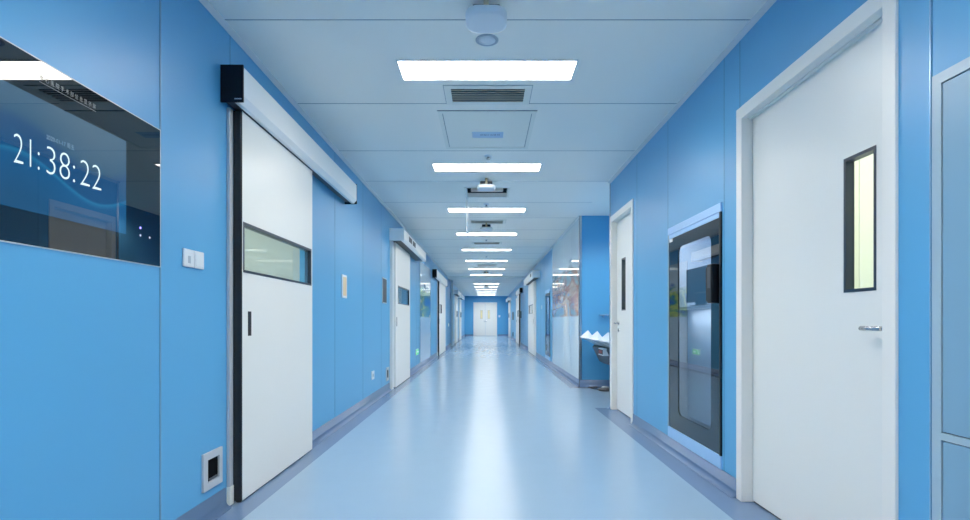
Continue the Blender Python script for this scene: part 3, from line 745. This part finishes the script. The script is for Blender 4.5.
m = MB(); m.tube([(1.76, 8.25, 0.012), (1.68, 8.40, 0.008), (1.64, 8.52, 0.008), (1.80, 8.60, 0.008)], 0.008, 'rubber', 8); m.build('cable', t)
t = thing('wall_shelf', (2.05, ALC1, 1.2), 'narrow steel shelf on the blue alcove wall above the sink', 'shelf')
m = MB(); m.box(1.84, ALX-.005, ALC1-.10, ALC1, 1.205, 1.217, 'steel', .002); m.build('shelf_plate', t)
for q in (1.9, 2.2):
    m = MB(); m.box(q, q+.02, ALC1-.08, ALC1, 1.17, 1.205, 'steel'); m.build('bracket', t)

ld = bpy.data.lights.new('alcove_downlight', 'SPOT'); ld.energy = 45; ld.spot_size = 2.6; ld.spot_blend = 0.6; ld.shadow_soft_size = 0.05; ld.color = (1, 0.98, 0.94)
lo = bpy.data.objects.new('alcove_downlight', ld); COL.objects.link(lo); lo.location = (2.0, 7.5, H-0.03)
# ================================================================== CEILING FITTINGS
ORD = ['first', 'second', 'third', 'fourth', 'fifth', 'sixth', 'seventh', 'eighth', 'ninth', 'tenth', 'eleventh', 'twelfth', 'thirteenth', 'added fourteenth', 'fifteenth', 'sixteenth']
LY = [3.63, 5.93, 8.22, 10.5, 12.85, 15.2, 17.6, 19.85, 24.7, 27.0, 29.4, 31.8, 34.3, 35.9]  # last panel is added past the row to brighten the end wall
def ceiling_light(y, label):
    t = thing('ceiling_light', (0.006, y, H), label, 'ceiling light', 'ceiling light panels along the corridor')
    w, d = 0.590, 0.134
    m = MB(); f = 0.010
    for (a, b, c, e) in ((-w-f, w+f, -d-f, -d), (-w-f, w+f, d, d+f), (-w-f, -w, -d, d), (w, w+f, -d, d)): m.box(.006+a, .006+b, y+c, y+e, H-.007, H-.0005, 'gadget')
    m.build('frame', t)
    m = MB(); m.box(.006-w, .006+w, y-d, y+d, H-.004, H-.0008, 'lamp'); m.build('diffuser', t)
    return t
first = ceiling_light(LY[0], 'recessed white light panel nearest the viewer in the ceiling row')
for k, y in enumerate(LY[1:]):
    dup(first, (0.006, y, H), '%s recessed white light panel of the ceiling row, counted from the viewer' % ORD[k+1])
for y in (1.33, -0.97, -3.27):      # the row goes on behind the viewer
    dup(first, (0.006, y, H), 'recessed white light panel of the same row behind the viewer')

def vent(y0, y1, xc, w, label, rot=None):
    t = thing('air_vent', (xc, (y0+y1)/2, H), label, 'air vent', 'ceiling air vents')
    m = MB(); f = 0.05
    x0, x1 = xc-w/2, xc+w/2
    for (a, b, c, e) in ((x0-f, x1+f, y0-f, y0), (x0-f, x1+f, y1, y1+f), (x0-f, x0, y0, y1), (x1, x1+f, y0, y1)): m.box(a, b, c, e, H-.006, H-.0005, 'hatch')
    # thin dark shadow line around
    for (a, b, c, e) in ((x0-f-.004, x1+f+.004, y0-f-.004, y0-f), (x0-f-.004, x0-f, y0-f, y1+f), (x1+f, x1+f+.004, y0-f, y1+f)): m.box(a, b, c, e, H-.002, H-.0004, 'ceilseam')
    m.build('frame', t)
    m = MB(); m.box(x0, x1, y0, y1, H-.0015, H-.0005, 'void'); m.build('backing', t)
    n = 6
    for k in range(n):
        yy = y0+(k+.5)*(y1-y0)/n
        m = MB(); m.prism([(yy-.004, H-.013), (yy-.001, H-.013), (yy+.004, H-.002), (yy+.001, H-.002)], 'x', x0+.002, x1-.002, 'slat'); m.build('slat', t)
    return t
v1 = vent(3.915, 4.148, 0.012, 0.55, 'slatted air vent between the nearest light panel and the access hatch')
for y, lab in ((9.2, 'slatted air vent just past the third ceiling light'), (11.75, 'slatted air vent between the fourth and fifth ceiling lights'), (16.4, 'slatted air vent between the sixth and seventh ceiling lights')):
    dup(v1, (0.012, y, H), lab)

t = thing('access_hatch', (0.007, 4.805, H), 'closed square ceiling access hatch with a pale blue sticker', 'access hatch')
m = MB(); hx0, hx1, hy0, hy1 = -.399, .413, 4.33, 5.28
for (a, b, c, e) in ((hx0, hx1, hy0, hy0+.045), (hx0, hx1, hy1-.045, hy1), (hx0, hx0+.034, hy0+.045, hy1-.045), (hx1-.034, hx1, hy0+.045, hy1-.045)): m.box(a, b, c, e, H-.010, H-.0005, 'hatch', .002)
m.box(hx0-.004, hx1+.004, hy0-.005, hy0, H-.006, H-.0004, 'ceilseam'); m.build('frame', t)
m = MB(); m.box(hx0+.034, hx1-.034, hy0+.045, hy1-.045, H-.0015, H-.0005, 'ceilseam'); m.build('dark_gap', t)
m = MB(); m.box(hx0+.040, hx1-.040, hy0+.051, hy1-.051, H-.008, H-.0016, 'hatch', .001); pnl = m.build('hatch_panel', t)
m = MB(); m.box(-.13, .155, 4.80, 4.955, H-.0088, H-.0079, 'sticker'); st = m.build('sticker', pnl)
text_mesh('\u68c0\u4fee\u53e3 \u7a7a\u8c03 02', 'sticker_lettering', st, 'ink', (1, 0, 0), (0, 1, 0), (-.055, 4.852, H-.0092), 0.18, 0.045)

# open hatch with its panel hanging edge-on
t = thing('open_hatch', (0, 6.97, H), 'open dark ceiling hatch with its panel hanging straight down', 'access hatch')
x0, x1, y0, y1 = HATCH
m = MB()
m.box(x0-.02, x0, y0, y1, H+.05, H+.45, 'void'); m.box(x1, x1+.02, y0, y1, H+.05, H+.45, 'void'); m.box(x0, x1, y0-.02, y0, H+.05, H+.45, 'void'); m.box(x0, x1, y1, y1+.02, H+.05, H+.45, 'void'); m.box(x0-.02, x1+.02, y0-.02, y1+.02, H+.45, H+.47, 'void')
m.build('dark_shaft', t)
m = MB()
for (a, b, c, e) in ((x0-.03, x1+.03, y0-.03, y0), (x0-.03, x1+.03, y1, y1+.03), (x0-.03, x0, y0, y1), (x1, x1+.03, y0, y1)): m.box(a, b, c, e, H-.008, H-.0005, 'hatch', .001)
m.build('frame', t)
m = MB(); m.box(x0+.0, x0+.012, y0+.01, y1-.01, H-.56, H-.004, 'gadget', .002); m.build('hanging_panel', t)
m = MB(); m.box(x0+.05, x1-.05, y1-.10, y1-.02, H+.06, H+.16, 'slat', .004); m.build('duct', t)

# white rounded detector housings
def detector(y, label):
    t = thing('ceiling_detector', (0, y, H), label, 'detector', 'white rounded detectors under the ceiling')
    m = MB(); m.tube([(0, y-.03, H-.09), (0, y-.03, H-.045), (0, y-.03, H)], [.02, .014, .014], 'beige', 14); m.build('stem', t)
    m = MB(); m.box(-.075, .075, y-.01, y+.07, H-.075, H-.028, 'dark', .01); m.build('mount_shade', t)  # dark box: bracket plus the shadow of the gap, made solid
    m = MB(); i = m.mi('gadget'); bm2 = bmesh.new()
    def ringpts(hw, hd, r, z):
        out = []
        for (sx, sy, a0) in ((1, 1, 0), (-1, 1, PI/2), (-1, -1, PI), (1, -1, 1.5*PI)):
            for q in range(7):
                a = a0+q/6*PI/2; out.append((sx*(hw-r)+r*math.cos(a), y+sy*(hd-r)+r*math.sin(a), z))
        return out
    lv = [(0.095, .090, .06, H-.086), (0.106, .101, .066, H-.090), (0.110, .105, .07, H-.100), (0.110, .105, .07, H-.118), (0.106, .101, .068, H-.127), (0.094, .090, .06, H-.131)]
    rings = [[bm2.verts.new(p) for p in ringpts(*q)] for q in lv]
    for a, b2_ in zip(rings[:-1], rings[1:]):
        for j in range(len(a)):
            f = bm2.faces.new([a[j], a[(j+1) % len(a)], b2_[(j+1) % len(a)], b2_[j]]); f.smooth = True
    bm2.faces.new(rings[0]); bm2.faces.new(rings[-1])
    bmesh.ops.recalc_face_normals(bm2, faces=bm2.faces)
    m._merge(bm2, i); m.build('body', t)
    return t
d1 = detector(2.83, 'white rounded detector on a short stem nearest the viewer')
t = thing('ceiling_speaker', (0.004, 3.24, H), 'flush round ceiling speaker with a grey ring between the nearest detector and light panel', 'speaker')
m = MB(); m.lathe(0.004, 3.24, [(0.052, H-.0005), (0.070, H-.0005), (0.070, H-.004), (0.062, H-.007), (0.052, H-.005)], 'ring', 40); m.build('ring', t)
m = MB(); m.lathe(0.004, 3.24, [(0.052, H-.0005), (0.052, H-.005), (0.03, H-.009), (0.004, H-.010)], 'gadget', 40); m.build('cover', t)
for y, lab in ((6.42, 'white rounded detector hanging just before the open hatch'), (9.3, 'white rounded detector just before the fourth ceiling light'), (18.25, 'white rounded detector just past the seventh ceiling light'), (25.35, 'white rounded detector just past the ninth ceiling light')):
    dup(d1, (0, y, H), lab)

def sprinkler(x, y, label):
    t = thing('sprinkler', (x, y, H), label, 'sprinkler', 'small ceiling sprinklers')
    m = MB(); m.lathe(x, y, [(0.042, H-.0005), (0.042, H-.006), (0.030, H-.012)], 'gadget', 24); m.build('rose', t)
    m = MB(); m.lathe(x, y, [(0.010, H-.01), (0.010, H-.03), (0.022, H-.031), (0.022, H-.034)], 'steel', 16); m.build('head', t)
    return t
s1 = sprinkler(0.02, 5.52, 'small round sprinkler just before the second ceiling light')
for y, lab in ((7.80, 'small round sprinkler just before the third ceiling light'), (11.2, 'small round sprinkler beyond the fourth ceiling light'), (14.1, 'small round sprinkler between the fifth and sixth ceiling lights')):
    dup(s1, (0.0, y, H), lab)

# heights of the wall fittings further down the corridor, levelled against the eye height
for o in list(scene.objects):
    if o.parent is None and o.location.y > 5 and o.name.split('.')[0] in ('card_reader', 'control_panel', 'wall_socket', 'exit_sign', 'call_button', 'scrub_sink', 'wall_shelf', 'wall_switch', 'foot_switch') and o.location.y < 37:
        o.location.z -= 0.0066*o.location.y-0.019
# ================================================================== world, camera, colour
w = bpy.data.worlds.new('world'); scene.world = w; w.use_nodes = True
w.node_tree.nodes['Background'].inputs[0].default_value = (0.6, 0.75, 0.9, 1); w.node_tree.nodes['Background'].inputs[1].default_value = 0.3
cd = bpy.data.cameras.new('camera'); cam = bpy.data.objects.new('camera', cd); COL.objects.link(cam)
cam.location = (0, 0, EYE); cam.rotation_euler = (PI/2, 0, 0)
cd.sensor_width = 36; cd.sensor_fit = 'HORIZONTAL'; cd.lens = 36*530/970
cd.shift_x = -1.3/970; cd.shift_y = 60.5/970
cd.clip_start = 0.02; cd.clip_end = 200
scene.camera = cam
scene.view_settings.view_transform = 'Standard'
scene.view_settings.look = 'None'
scene.view_settings.exposure = 0.46
scene.view_settings.gamma = 1.10
scene.cycles.use_denoising = True
scene.cycles.max_bounces = 14; scene.cycles.diffuse_bounces = 8; scene.cycles.glossy_bounces = 6; scene.cycles.transparent_max_bounces = 12
scene.cycles.sample_clamp_indirect = 6.0
